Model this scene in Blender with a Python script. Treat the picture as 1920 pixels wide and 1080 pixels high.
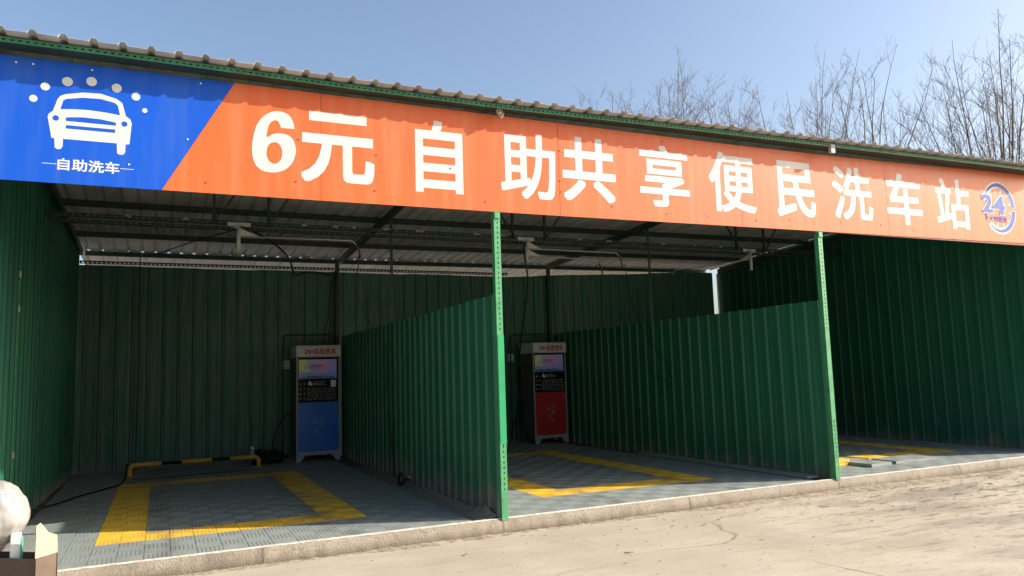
import bpy, bmesh, math, random
from mathutils import Vector, Matrix
random.seed(7)
for o in list(bpy.data.objects): bpy.data.objects.remove(o)
S = bpy.context.scene
COL = S.collection
R = math.radians

# ------------------------------------------------------------------ camera
cd = bpy.data.cameras.new('camera'); cam = bpy.data.objects.new('camera', cd); COL.objects.link(cam)
cd.sensor_width = 36.0; cd.lens = 36.0*1423.28/1920.0; cd.clip_end = 3000; cd.clip_start = 0.05
_r = Vector((0.9082004, -0.41742285, -0.03049917)); _u = Vector((-0.01880201, -0.1134885, 0.99336139)); _f = Vector((0.41811304, 0.90159776, 0.11091869))
cam.matrix_world = Matrix(((_r.x,_u.x,-_f.x,-3.138),(_r.y,_u.y,-_f.y,-7.184),(_r.z,_u.z,-_f.z,1.45),(0,0,0,1)))
S.camera = cam

# ------------------------------------------------------------------ sky and sun
SUN_TO = Vector((0.913, -0.407, 0.51)).normalized()
EL = math.asin(SUN_TO.z); AZ = math.atan2(SUN_TO.x, SUN_TO.y)
w = bpy.data.worlds.new('World'); S.world = w; w.use_nodes = True
nt = w.node_tree; bg = nt.nodes['Background']
sk = nt.nodes.new('ShaderNodeTexSky'); sk.sky_type = 'NISHITA'; sk.sun_disc = False
sk.sun_elevation = EL; sk.sun_rotation = AZ; sk.air_density = 1.0; sk.dust_density = 3.4; sk.ozone_density = 1.5; sk.altitude = 50
nt.links.new(sk.outputs[0], bg.inputs[0]); bg.inputs[1].default_value = 0.134
sd = bpy.data.lights.new('sun', 'SUN'); sd.energy = 4.8; sd.angle = R(0.5); sd.color = (1.0, 0.945, 0.86)
sun = bpy.data.objects.new('sun', sd); COL.objects.link(sun)
sun.rotation_euler = SUN_TO.to_track_quat('Z', 'Y').to_euler(); sun.location = (20, -9, 12)
S.view_settings.view_transform = 'Standard'; S.view_settings.look = 'None'; S.view_settings.gamma = 1.0
S.view_settings.use_curve_mapping = False
S.view_settings.exposure = 0.82

# ------------------------------------------------------------------ materials
def nodemat(name, col, rough=.6, metal=0.0, var=0.0, vscale=3.0, spec=.5, bump=0.0, bscale=40.0, stretch=(1,1,1)):
    m = bpy.data.materials.new(name); m.use_nodes = True
    t = m.node_tree; b = t.nodes['Principled BSDF']
    b.inputs['Roughness'].default_value = rough; b.inputs['Metallic'].default_value = metal
    b.inputs['Specular IOR Level'].default_value = spec
    tc = t.nodes.new('ShaderNodeTexCoord'); mp = t.nodes.new('ShaderNodeMapping'); mp.inputs['Scale'].default_value = stretch
    t.links.new(tc.outputs['Object'], mp.inputs[0])
    nz = t.nodes.new('ShaderNodeTexNoise'); nz.inputs['Scale'].default_value = vscale; nz.inputs['Detail'].default_value = 6
    t.links.new(mp.outputs[0], nz.inputs['Vector'])
    rp = t.nodes.new('ShaderNodeValToRGB')
    rp.color_ramp.elements[0].position = .3; rp.color_ramp.elements[1].position = .7
    rp.color_ramp.elements[0].color = tuple(c*(1-var) for c in col)+(1,)
    rp.color_ramp.elements[1].color = tuple(min(1, c*(1+var)) for c in col)+(1,)
    t.links.new(nz.outputs['Fac'], rp.inputs[0]); t.links.new(rp.outputs[0], b.inputs['Base Color'])
    if bump > 0:
        n2 = t.nodes.new('ShaderNodeTexNoise'); n2.inputs['Scale'].default_value = bscale; n2.inputs['Detail'].default_value = 4
        t.links.new(mp.outputs[0], n2.inputs['Vector'])
        bp = t.nodes.new('ShaderNodeBump'); bp.inputs['Strength'].default_value = bump; bp.inputs['Distance'].default_value = .02
        t.links.new(n2.outputs['Fac'], bp.inputs['Height']); t.links.new(bp.outputs[0], b.inputs['Normal'])
    m['ramp'] = rp.name
    return m

def mixin(m, col, fac_socket):
    """mix a colour over the base colour by a factor socket"""
    t = m.node_tree; b = t.nodes['Principled BSDF']
    src = b.inputs['Base Color'].links[0].from_socket
    mx = t.nodes.new('ShaderNodeMix'); mx.data_type = 'RGBA'
    t.links.new(fac_socket, mx.inputs[0]); t.links.new(src, mx.inputs[6]); mx.inputs[7].default_value = tuple(col)+(1,)
    t.links.new(mx.outputs[2], b.inputs['Base Color'])
    return mx
def noise_fac(m, scale, lo, hi, stretch=(1,1,1), detail=6, amount=1.0, loc=(0,0,0)):
    t = m.node_tree
    tc = t.nodes.new('ShaderNodeTexCoord'); mp = t.nodes.new('ShaderNodeMapping'); mp.inputs['Scale'].default_value = stretch; mp.inputs['Location'].default_value = loc
    t.links.new(tc.outputs['Object'], mp.inputs[0])
    n = t.nodes.new('ShaderNodeTexNoise'); n.inputs['Scale'].default_value = scale; n.inputs['Detail'].default_value = detail
    t.links.new(mp.outputs[0], n.inputs['Vector'])
    r = t.nodes.new('ShaderNodeMapRange'); r.inputs[1].default_value = lo; r.inputs[2].default_value = hi; r.inputs[4].default_value = amount
    t.links.new(n.outputs['Fac'], r.inputs[0])
    return r.outputs[0]
def height_fac(m, z0, z1, noise_amt=.3, nscale=2.0, stretch=(1,1,.2)):
    """1 at z0 falling to 0 at z1 with a ragged edge: a splash or water line"""
    t = m.node_tree
    tc = t.nodes.new('ShaderNodeTexCoord'); sp = t.nodes.new('ShaderNodeSeparateXYZ'); t.links.new(tc.outputs['Object'], sp.inputs[0])
    mp = t.nodes.new('ShaderNodeMapping'); mp.inputs['Scale'].default_value = stretch; t.links.new(tc.outputs['Object'], mp.inputs[0])
    n = t.nodes.new('ShaderNodeTexNoise'); n.inputs['Scale'].default_value = nscale; n.inputs['Detail'].default_value = 7; t.links.new(mp.outputs[0], n.inputs['Vector'])
    a = t.nodes.new('ShaderNodeMath'); a.operation = 'MULTIPLY_ADD'; t.links.new(n.outputs['Fac'], a.inputs[0]); a.inputs[1].default_value = -noise_amt; t.links.new(sp.outputs[2], a.inputs[2])
    r = t.nodes.new('ShaderNodeMapRange'); r.inputs[1].default_value = z0; r.inputs[2].default_value = z1; r.inputs[3].default_value = 1; r.inputs[4].default_value = 0
    t.links.new(a.outputs[0], r.inputs[0]); return r.outputs[0]
def mul(m, a, b):
    n = m.node_tree.nodes.new('ShaderNodeMath'); n.operation = 'MULTIPLY'
    m.node_tree.links.new(a, n.inputs[0])
    if isinstance(b, (int, float)): n.inputs[1].default_value = b
    else: m.node_tree.links.new(b, n.inputs[1])
    return n.outputs[0]

M = {}
# green painted sheet steel, three states of dirt
def green(name, stretch, dirt, splash, base=(.017,.140,.060), low=-.34):
    m = nodemat(name, base, spec=.32, rough=.46, var=.22, vscale=1.5, stretch=stretch, bump=.06, bscale=6)
    mixin(m, (.13,.17,.155), mul(m, noise_fac(m, 5, .36, .66, stretch=stretch), dirt))
    mixin(m, (.20,.225,.21), mul(m, noise_fac(m, 14, .55, .8, stretch=(stretch[0]*1.5, stretch[1]*1.5, stretch[2]*.6), loc=(3,1,2)), dirt*.8))
    t = m.node_tree; tc = t.nodes.new('ShaderNodeTexCoord'); sn = t.nodes.new('ShaderNodeVectorMath'); sn.operation = 'SNAP'; sn.inputs[1].default_value = (.98,.98,30)
    ad = t.nodes.new('ShaderNodeVectorMath'); ad.inputs[1].default_value = (.07,.045,9); t.links.new(tc.outputs['Object'], ad.inputs[0]); t.links.new(ad.outputs[0], sn.inputs[0])
    wn = t.nodes.new('ShaderNodeTexWhiteNoise'); t.links.new(sn.outputs[0], wn.inputs['Vector'])
    mixin(m, (.022,.125,.085), mul(m, wn.outputs['Value'], .55))
    mixin(m, (.19,.20,.18), mul(m, mul(m, height_fac(m, -.6, .55, .9, 1.6, (1.2,1.2,.5)), noise_fac(m, 9, .45, .72, stretch=stretch, loc=(6,2,1))), .30))
    if splash: mixin(m, (.17,.15,.125), mul(m, height_fac(m, low, low+.2, .62, 3.2, (1,1,.45)), .9))
    return m
M['green_back'] = green('green_sheet_streaked', (3,3,.25), .95, True)
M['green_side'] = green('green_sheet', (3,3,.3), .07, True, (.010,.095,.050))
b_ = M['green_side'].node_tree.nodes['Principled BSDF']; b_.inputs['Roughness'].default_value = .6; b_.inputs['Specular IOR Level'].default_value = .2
M['green_part'] = green('green_sheet_clean', (3,3,.3), .06, True)
M['green_silty'] = green('green_sheet_silty_foot', (3,3,.3), .08, True, low=-.22)
M['post_green'] = nodemat('mint_green_paint', (.065,.28,.115), rough=.45, var=.2, vscale=8)
M['post_bright'] = nodemat('bright_green_paint', (.015,.30,.11), rough=.4, var=.12, vscale=5)
M['beam_green'] = nodemat('dark_green_paint', (.03,.16,.07), rough=.5, var=.25, vscale=6)
M['iron'] = nodemat('dark_green_iron', (.018,.035,.026), rough=.6, var=.35, vscale=6)
M['roof'] = nodemat('pale_backed_roof_sheet', (.47,.475,.465), rough=.62, var=.16, vscale=2.2, stretch=(2,.4,1))
mixin(M['roof'], (.13,.10,.075), mul(M['roof'], noise_fac(M['roof'], 2.5, .5, .8, (1.5,.5,1)), .5))
M['pale_sheet'] = nodemat('white_backed_sheet', (.80,.75,.68), rough=.6, var=.14, vscale=2.5, stretch=(2,.4,1))
M['galv'] = nodemat('galvanised_steel', (.42,.43,.42), rough=.42, metal=.55, var=.2, vscale=12)
M['white_metal'] = nodemat('off_white_metal', (.55,.55,.52), rough=.5, var=.12, vscale=10)
M['steel'] = nodemat('stainless_pipe', (.48,.46,.43), rough=.4, metal=.25, var=.05)
M['red_rubber'] = nodemat('red_rubber', (.16,.03,.025), rough=.6, var=.1)
M['rubber'] = nodemat('black_rubber', (.012,.012,.012), rough=.5, var=.2)
M['cable'] = nodemat('black_cable', (.016,.016,.017), rough=.5, var=.2)
M['mat'] = nodemat('grey_plastic_grid', (.228,.252,.240), rough=.6, var=.10, vscale=5)
M['mat_yellow'] = nodemat('yellow_plastic_grid', (.80,.47,.035), rough=.5, var=.08, vscale=5)
for k in ('mat', 'mat_yellow'):
    m = M[k]; t = m.node_tree
    tc = t.nodes.new('ShaderNodeTexCoord'); vm = t.nodes.new('ShaderNodeVectorMath'); vm.operation = 'SNAP'; vm.inputs[1].default_value = (.42,.42,10)
    ad = t.nodes.new('ShaderNodeVectorMath'); ad.inputs[1].default_value = (.16,.17,5)
    t.links.new(tc.outputs['Object'], ad.inputs[0]); t.links.new(ad.outputs[0], vm.inputs[0])
    wn = t.nodes.new('ShaderNodeTexWhiteNoise'); wn.noise_dimensions = '3D'; t.links.new(vm.outputs[0], wn.inputs['Vector'])
    mixin(m, (.31,.33,.31) if k == 'mat' else (.74,.50,.09), mul(m, wn.outputs['Value'], .35))
    mixin(m, (.25,.22,.17), mul(m, noise_fac(m, 2.2, .5, .8), .6))
    sx = t.nodes.new('ShaderNodeSeparateXYZ'); t.links.new(tc.outputs['Object'], sx.inputs[0])
    ab = t.nodes.new('ShaderNodeMath'); ab.operation = 'ABSOLUTE'; t.links.new(sx.outputs[0], ab.inputs[0])
    df = t.nodes.new('ShaderNodeMath'); df.operation = 'SUBTRACT'; t.links.new(ab.outputs[0], df.inputs[0]); df.inputs[1].default_value = .78
    a2 = t.nodes.new('ShaderNodeMath'); a2.operation = 'ABSOLUTE'; t.links.new(df.outputs[0], a2.inputs[0])
    tr_ = t.nodes.new('ShaderNodeMapRange'); tr_.interpolation_type = 'SMOOTHSTEP'; tr_.inputs[1].default_value = .05; tr_.inputs[2].default_value = .22; tr_.inputs[3].default_value = .55; tr_.inputs[4].default_value = 0; t.links.new(a2.outputs[0], tr_.inputs[0])
    mixin(m, (.11,.10,.085), mul(m, tr_.outputs[0], noise_fac(m, 4, .40, .62, stretch=(1,.5,1), detail=8, loc=(7,7,0))))
M['slab'] = nodemat('wet_dark_concrete', (.075,.075,.07), rough=.5, var=.4, vscale=4)
mixin(M['slab'], (.26,.23,.19), noise_fac(M['slab'], 3, .45, .65))
M['white_plastic'] = nodemat('white_plastic', (.72,.71,.67), rough=.45, var=.04)
M['orange'] = nodemat('orange_vinyl', (.63,.117,.028), spec=.35, rough=.4, var=.04, vscale=.8, bump=.045, bscale=2.2)
M['blue'] = nodemat('blue_vinyl', (.005,.075,.47), spec=.3, rough=.38, var=.05, vscale=.8, bump=.045, bscale=2.2)
M['letter'] = nodemat('white_vinyl', (.56,.56,.525), rough=.42, var=.03, vscale=2)
M['emblem_blue'] = nodemat('emblem_blue_vinyl', (.012,.058,.33), spec=.3, rough=.5, var=.05)
for k, c in (('orange', (.62,.24,.12)), ('blue', (.06,.14,.42)), ('letter', (.42,.40,.35))):
    m = M[k]; mixin(m, c, mul(m, noise_fac(m, 2.2, .45, .8, stretch=(4,1,.35), detail=9), .42))
    mixin(m, tuple(q*.55 for q in c), mul(m, noise_fac(m, 5, .62, .8, stretch=(6,1,.3), detail=9, loc=(3,3,3)), .4))
M['panel_edge'] = nodemat('seam_dark', (.22,.06,.03), rough=.7)
M['screw'] = nodemat('rusty_screw', (.16,.06,.04), rough=.7, var=.3, vscale=30)
M['screw_white'] = nodemat('bright_screw', (.6,.6,.6), rough=.4, var=.2)
M['cab_grey'] = nodemat('grey_cabinet_paint', (.33,.33,.32), rough=.42, var=.08)
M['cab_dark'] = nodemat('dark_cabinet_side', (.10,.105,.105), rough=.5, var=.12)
M['head_white'] = nodemat('header_white', (.74,.72,.69), rough=.4, var=.06, vscale=4)
M['red_text'] = nodemat('red_lettering', (.50,.03,.02), rough=.5, var=.08)
M['black_gloss'] = nodemat('black_glass', (.012,.012,.014), rough=.12, var=.2)
M['door_blue'] = nodemat('blue_door', (.018,.16,.60), rough=.25, var=.1, vscale=3)
M['door_red'] = nodemat('red_door', (.48,.03,.03), rough=.25, var=.1, vscale=3)
M['door_text_b'] = nodemat('pale_blue_print', (.16,.27,.48), rough=.4, var=.2, vscale=20)
M['door_text_r'] = nodemat('pale_red_print', (.50,.20,.17), rough=.4, var=.2, vscale=20)
M['panel_text'] = nodemat('grey_print', (.42,.42,.42), rough=.5, var=.2, vscale=30)
M['stop_yellow'] = nodemat('yellow_steel_tube', (.62,.34,.05), rough=.45, var=.12, vscale=12)
M['stop_black'] = nodemat('black_steel_tube', (.015,.015,.015), rough=.4, var=.3)
M['card'] = nodemat('cardboard', (.36,.27,.20), rough=.8, var=.1, vscale=9, bump=.05, bscale=60)
M['card_shaded'] = nodemat('shade_darkened_cardboard', (.11,.075,.052), rough=.85, var=.15, vscale=9)  # carton brown darkened so the colour itself carries the shade on the walls
M['bag'] = nodemat('translucent_white_plastic', (.30,.282,.262), rough=.28, var=.06, vscale=5, bump=.25, bscale=9)
M['bag'].node_tree.nodes['Principled BSDF'].inputs['Subsurface Weight'].default_value = .5
M['pack_green'] = nodemat('green_print', (.10,.42,.26), rough=.5, var=.1)
M['bark'] = nodemat('pale_brown_bark', (.125,.10,.08), rough=.85, var=.25, vscale=4)
M['twig'] = nodemat('grey_brown_twig', (.145,.118,.10), rough=.85, var=.25, vscale=4)
M['dirt'] = nodemat('grey_silt', (.24,.205,.165), rough=.9, var=.35, vscale=14, bump=.5, bscale=40)
M['soil'] = nodemat('sandy_soil', (.27,.215,.155), rough=.95, var=.35, vscale=16, bump=.6, bscale=60)
M['litter'] = nodemat('dry_litter', (.24,.18,.13), rough=.9, var=.5, vscale=3)
M['cloth'] = nodemat('dark_brown_cloth', (.030,.022,.018), rough=.9, var=.3, vscale=9)
M['rope'] = nodemat('weathered_rope', (.26,.19,.14), rough=.9, var=.3, vscale=40)
M['skyline'] = nodemat('dark_skyline_print', (.05,.07,.16), rough=.3, var=.3, vscale=20)
M['puddle'] = nodemat('shallow_water', (.05,.055,.055), rough=.04, var=.2, spec=.8, bump=.02, bscale=9)
M['plate_blue'] = nodemat('blue_print', (.10,.17,.34), rough=.5, var=.1)

# yard concrete
def ground_mat():
    m = nodemat('pale_yard_concrete', (.40,.345,.26), rough=.9, var=.07, vscale=.9, bump=.22, bscale=60)
    mixin(m, (.335,.28,.205), mul(m, noise_fac(m, .6, .42, .62, detail=14), .6))
    mixin(m, (.47,.42,.33), mul(m, noise_fac(m, 1.1, .50, .74, loc=(5,2,0), detail=12), .6))
    t = m.node_tree; tc = t.nodes.new('ShaderNodeTexCoord'); sp = t.nodes.new('ShaderNodeSeparateXYZ'); t.links.new(tc.outputs['Object'], sp.inputs[0])
    rx = t.nodes.new('ShaderNodeMapRange'); rx.interpolation_type = 'SMOOTHSTEP'; rx.inputs[1].default_value = 1.0; rx.inputs[2].default_value = 6.5; rx.inputs[3].default_value = .12; rx.inputs[4].default_value = 1; t.links.new(sp.outputs[0], rx.inputs[0])
    worn = rx.outputs[0]
    mixin(m, (.20,.165,.125), mul(m, mul(m, noise_fac(m, 1.5, .50, .60, stretch=(.5,1.6,1), detail=15, loc=(4,7,0)), worn), .75))
    mixin(m, (.10,.078,.058), mul(m, mul(m, noise_fac(m, 6, .55, .64, stretch=(.45,1.8,1), detail=15, loc=(1,7,0)), worn), .8))
    mixin(m, (.17,.13,.10), mul(m, mul(m, noise_fac(m, 22, .57, .64, stretch=(.6,1.4,1), detail=10, loc=(3,1,0)), worn), .7))
    mixin(m, (.12,.095,.07), mul(m, noise_fac(m, 30, .67, .73, detail=5), .7))
    # hairline cracks
    t = m.node_tree
    tc = t.nodes.new('ShaderNodeTexCoord')
    nz = t.nodes.new('ShaderNodeTexNoise'); nz.inputs['Scale'].default_value = 1.6; nz.inputs['Detail'].default_value = 5; t.links.new(tc.outputs['Object'], nz.inputs['Vector'])
    ad = t.nodes.new('ShaderNodeMixRGB'); ad.blend_type = 'ADD'; ad.inputs[0].default_value = .35; t.links.new(tc.outputs['Object'], ad.inputs[1]); t.links.new(nz.outputs['Color'], ad.inputs[2])
    v = t.nodes.new('ShaderNodeTexVoronoi'); v.feature = 'DISTANCE_TO_EDGE'; v.inputs['Scale'].default_value = .30; t.links.new(ad.outputs[0], v.inputs['Vector'])
    r = t.nodes.new('ShaderNodeMapRange'); r.inputs[1].default_value = .0; r.inputs[2].default_value = .0045; r.inputs[3].default_value = .9; r.inputs[4].default_value = 0; t.links.new(v.outputs['Distance'], r.inputs[0])
    mixin(m, (.16,.125,.09), mul(m, r.outputs[0], noise_fac(m, .8, .45, .6, loc=(9,3,0))))
    return m
M['ground'] = ground_mat()
def kerb_mat():
    m = nodemat('rough_kerb_concrete', (.265,.225,.17), rough=.9, var=.16, vscale=1.6, bump=.45, bscale=80)
    mixin(m, (.15,.115,.085), mul(m, noise_fac(m, 34, .53, .66, detail=5), .6))
    mixin(m, (.27,.21,.15), mul(m, noise_fac(m, 1.6, .45, .62, loc=(7,1,2)), .7))
    mixin(m, (.37,.32,.25), mul(m, noise_fac(m, 55, .58, .68, detail=2, loc=(4,4,4)), .6))
    mixin(m, (.16,.13,.095), mul(m, height_fac(m, -.17, -.10, .09, 7, (1,1,1)), .7))
    mixin(m, (.15,.125,.095), mul(m, noise_fac(m, 2.4, .56, .68, stretch=(1,1,.3), detail=10, loc=(2,5,1)), .6))
    t = m.node_tree; tc = t.nodes.new('ShaderNodeTexCoord'); sp = t.nodes.new('ShaderNodeSeparateXYZ'); t.links.new(tc.outputs['Object'], sp.inputs[0])
    pp = t.nodes.new('ShaderNodeMath'); pp.operation = 'PINGPONG'; pp.inputs[1].default_value = 1.15; t.links.new(sp.outputs[0], pp.inputs[0])
    jr = t.nodes.new('ShaderNodeMapRange'); jr.inputs[1].default_value = .004; jr.inputs[2].default_value = .012; jr.inputs[3].default_value = .75; jr.inputs[4].default_value = 0; t.links.new(pp.outputs[0], jr.inputs[0])
    mixin(m, (.10,.08,.06), jr.outputs[0])
    return m
M['kerb'] = kerb_mat()
M['lip'] = nodemat('pale_cement_lip', (.58,.53,.44), rough=.85, var=.18, vscale=18, bump=.4, bscale=60)

def screen_mat(name, strength):
    m = bpy.data.materials.new(name); m.use_nodes = True
    t = m.node_tree; b = t.nodes['Principled BSDF']; b.inputs['Roughness'].default_value = .12
    tc = t.nodes.new('ShaderNodeTexCoord'); mp = t.nodes.new('ShaderNodeMapping'); t.links.new(tc.outputs['Generated'], mp.inputs[0])
    sp = t.nodes.new('ShaderNodeSeparateXYZ'); t.links.new(mp.outputs[0], sp.inputs[0])
    n = t.nodes.new('ShaderNodeTexNoise'); n.inputs['Scale'].default_value = 2.6; n.inputs['Detail'].default_value = 3; t.links.new(tc.outputs['Generated'], n.inputs['Vector'])
    a = t.nodes.new('ShaderNodeMath'); a.operation = 'MULTIPLY_ADD'; t.links.new(n.outputs['Fac'], a.inputs[0]); a.inputs[1].default_value = .7
    s2 = t.nodes.new('ShaderNodeMath'); s2.operation = 'SUBTRACT'; t.links.new(sp.outputs[0], s2.inputs[0]); s2.inputs[1].default_value = .33; t.links.new(s2.outputs[0], a.inputs[2])
    r = t.nodes.new('ShaderNodeValToRGB'); cr = r.color_ramp
    cr.elements[0].position = 0; cr.elements[0].color = (.42,.30,.10,1); cr.elements[1].position = 1; cr.elements[1].color = (.20,.18,.36,1)
    for p, c in ((.14,(.32,.36,.16,1)), (.3,(.20,.24,.28,1)), (.5,(.34,.20,.30,1)), (.72,(.34,.17,.27,1)), (.86,(.20,.20,.38,1))):
        e = cr.elements.new(p); e.color = c
    t.links.new(a.outputs[0], r.inputs[0])
    # a darker blue skyline low in the picture
    lo = t.nodes.new('ShaderNodeMath'); lo.operation = 'MULTIPLY_ADD'; t.links.new(n.outputs['Fac'], lo.inputs[0]); lo.inputs[1].default_value = -.35; t.links.new(sp.outputs[2], lo.inputs[2])
    lr = t.nodes.new('ShaderNodeMapRange'); lr.inputs[1].default_value = .10; lr.inputs[2].default_value = .24; lr.inputs[3].default_value = .85; lr.inputs[4].default_value = 0; t.links.new(lo.outputs[0], lr.inputs[0])
    mx = t.nodes.new('ShaderNodeMix'); mx.data_type = 'RGBA'; t.links.new(lr.outputs[0], mx.inputs[0]); t.links.new(r.outputs[0], mx.inputs[6]); mx.inputs[7].default_value = (.10,.16,.34,1)
    t.links.new(mx.outputs[2], b.inputs['Base Color']); t.links.new(mx.outputs[2], b.inputs['Emission Color']); b.inputs['Emission Strength'].default_value = strength; n.inputs['Scale'].default_value = 4.2; n.inputs['Detail'].default_value = 7
    return m
M['screen'] = screen_mat('lit_screen', .09)

# ------------------------------------------------------------------ mesh helpers
class MB:
    def __init__(s): s.v = []; s.f = []; s.sm = []
    def add(s, vs, fs, smooth=False):
        n = len(s.v); s.v += [tuple(v) for v in vs]; s.f += [tuple(i+n for i in f) for f in fs]; s.sm += [smooth]*len(fs); return s
    def box(s, x0, x1, y0, y1, z0, z1):
        return s.add([(x0,y0,z0),(x1,y0,z0),(x1,y1,z0),(x0,y1,z0),(x0,y0,z1),(x1,y0,z1),(x1,y1,z1),(x0,y1,z1)],
                     [(3,2,1,0),(4,5,6,7),(0,1,5,4),(1,2,6,5),(2,3,7,6),(3,0,4,7)])
    def bar(s, a, b, w, h, up=(0,0,1)):
        a = Vector(a); b = Vector(b); d = (b-a).normalized(); u = Vector(up)
        sd_ = d.cross(u)
        if sd_.length < 1e-4: sd_ = d.cross(Vector((1,0,0)))
        sd_.normalize(); u = sd_.cross(d)
        vs = []
        for p in (a, b):
            for i, j in ((-1,-1),(1,-1),(1,1),(-1,1)): vs.append(p+sd_*(i*w/2)+u*(j*h/2))
        return s.add(vs, [(3,2,1,0),(4,5,6,7),(0,1,5,4),(1,2,6,5),(2,3,7,6),(3,0,4,7)])
    def tube(s, pts, r, n=8, cap=True):
        pts = [Vector(p) for p in pts]; m = len(pts); rs = r if isinstance(r, (list, tuple)) else [r]*m
        vs = []; prev = None
        for i, p in enumerate(pts):
            d = (pts[min(i+1,m-1)]-pts[max(i-1,0)])
            if d.length < 1e-9: d = Vector((0,0,1))
            d.normalize()
            if prev is None:
                a = d.cross(Vector((0,0,1)))
                if a.length < .05: a = d.cross(Vector((1,0,0)))
            else: a = prev - d*prev.dot(d)
            a.normalize(); prev = a; b = d.cross(a)
            for k in range(n):
                t = 2*math.pi*k/n; vs.append(p+(a*math.cos(t)+b*math.sin(t))*rs[i])
        fs = []
        for i in range(m-1):
            for k in range(n):
                fs.append((i*n+k, i*n+(k+1)%n, (i+1)*n+(k+1)%n, (i+1)*n+k))
        s.add(vs, fs, True)
        if cap:
            o = len(s.v)-len(vs)
            s.f += [tuple(o+k for k in range(n))[::-1], tuple(o+(m-1)*n+k for k in range(n))]; s.sm += [False, False]
        return s
    def build(s, name, mat, parent=None, bevel=0):
        me = bpy.data.meshes.new(name); me.from_pydata(s.v, [], s.f); me.validate(); me.update()
        me.polygons.foreach_set('use_smooth', s.sm[:len(me.polygons)] if len(s.sm) >= len(me.polygons) else [False]*len(me.polygons))
        o = bpy.data.objects.new(name, me); COL.objects.link(o); me.materials.append(M[mat] if isinstance(mat, str) else mat)
        if bevel:
            bm = bmesh.new(); bm.from_mesh(me)
            bmesh.ops.bevel(bm, geom=[e for e in bm.edges if e.is_manifold and e.calc_face_angle(0) > .5], offset=bevel, segments=2, affect='EDGES', clamp_overlap=True)
            bm.to_mesh(me); bm.free()
        if parent: place(o, parent)
        return o
def place(o, parent):
    """parent o, keeping its mesh where it was modelled in world space"""
    o.parent = parent
    p = parent; off = Vector((0,0,0))
    while p: off += p.location; p = p.parent
    o.data.transform(Matrix.Translation(-off))
def tag(o, label=None, cat=None, group=None, kind=None):
    if label: o['label'] = label
    if cat: o['category'] = cat
    if group: o['group'] = group
    if kind: o['kind'] = kind
    return o
def empty(name, loc, label, cat, group=None):
    o = bpy.data.objects.new(name, None); COL.objects.link(o); o.location = loc; o.empty_display_size = .2
    return tag(o, label, cat, group)
def copy_tree(o, parent=None):
    c = o.copy(); COL.objects.link(c)
    if parent: c.parent = parent
    for ch in list(o.children): copy_tree(ch, c)
    return c
def bez(pts, n=8):
    """smooth Catmull-Rom through points"""
    P = [Vector(p) for p in pts]; P = [P[0]*2-P[1]]+P+[P[-1]*2-P[-2]]; out = []
    for i in range(1, len(P)-2):
        for k in range(n):
            t = k/n; a, b, c, d = P[i-1:i+3]
            out.append(.5*((2*b)+(c-a)*t+(2*a-5*b+4*c-d)*t*t+(3*b-a-3*c+d)*t**3))
    return out+[P[-2]]
def flat(name, polys, y, mat, parent, thick=.0015):
    """polygons with holes in the X-Z plane, facing -y, front face at y"""
    cu = bpy.data.curves.new('tmp', 'CURVE'); cu.dimensions = '2D'; cu.fill_mode = 'BOTH'; cu.extrude = thick/2
    for pl in polys:
        sp = cu.splines.new('POLY'); sp.points.add(len(pl)-1); sp.use_cyclic_u = True
        for q, pt in zip(sp.points, pl): q.co = (pt[0], pt[1], 0, 1)
    return curve_mesh(cu, name, y, mat, parent, thick)
def curve_mesh(cu, name, y, mat, parent, thick, box=None):
    ob = bpy.data.objects.new('tmp', cu); COL.objects.link(ob)
    dg = bpy.context.evaluated_depsgraph_get(); dg.update()
    me = bpy.data.meshes.new_from_object(ob.evaluated_get(dg)); bpy.data.objects.remove(ob)
    me.name = name
    if box:
        xs = [v.co.x for v in me.vertices]; ys = [v.co.y for v in me.vertices]
        sx = (box[1]-box[0])/(max(xs)-min(xs)); sy = (box[3]-box[2])/(max(ys)-min(ys)); mx, my = min(xs), min(ys)
        for v in me.vertices: v.co = (box[0]+(v.co.x-mx)*sx, box[2]+(v.co.y-my)*sy, v.co.z)
    for v in me.vertices: v.co = (v.co.x, y+thick/2-v.co.z, v.co.y)
    me.materials.clear(); me.materials.append(M[mat]); me.update()
    o = bpy.data.objects.new(name, me); COL.objects.link(o)
    if parent: place(o, parent)
    return o
def text(name, body, box, y, mat, parent, off=.02, thick=.002):
    """lettering emboldened by unioning shifted copies, each a hair behind the last"""
    cu = bpy.data.curves.new('tmp', 'FONT'); cu.body = body; cu.size = 1; cu.resolution_u = 5
    ob = bpy.data.objects.new('tmp', cu); COL.objects.link(ob)
    dg = bpy.context.evaluated_depsgraph_get(); dg.update()
    me = bpy.data.meshes.new_from_object(ob.evaluated_get(dg)); bpy.data.objects.remove(ob)
    V = [v.co.copy() for v in me.vertices]; F = [tuple(p.vertices) for p in me.polygons]; bpy.data.meshes.remove(me)
    x0 = min(v.x for v in V); x1 = max(v.x for v in V); y0 = min(v.y for v in V); y1 = max(v.y for v in V)
    sh = [(0,0)]+[(a*off, b*off) for a in (-1,-.33,.33,1) for b in (-1,-.33,.33,1) if max(abs(a), abs(b)) == 1] if off else [(0,0)]
    sx = (box[1]-box[0])/(x1-x0+2*off); sz = (box[3]-box[2])/(y1-y0+2*off); mb = MB()
    for k, (dx, dz) in enumerate(sh):
        yy = y-thick+k*thick/16
        mb.add([(box[0]+(v.x-x0+off+dx)*sx, yy, box[2]+(v.y-y0+off+dz)*sz) for v in V], F)
    o = mb.build(name, mat, None)
    if parent: place(o, parent)
    return o
def circle(cx, cz, r, n=24, rz=None):
    return [(cx+r*math.cos(2*math.pi*k/n), cz+(rz or r)*math.sin(2*math.pi*k/n)) for k in range(n)]

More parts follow.
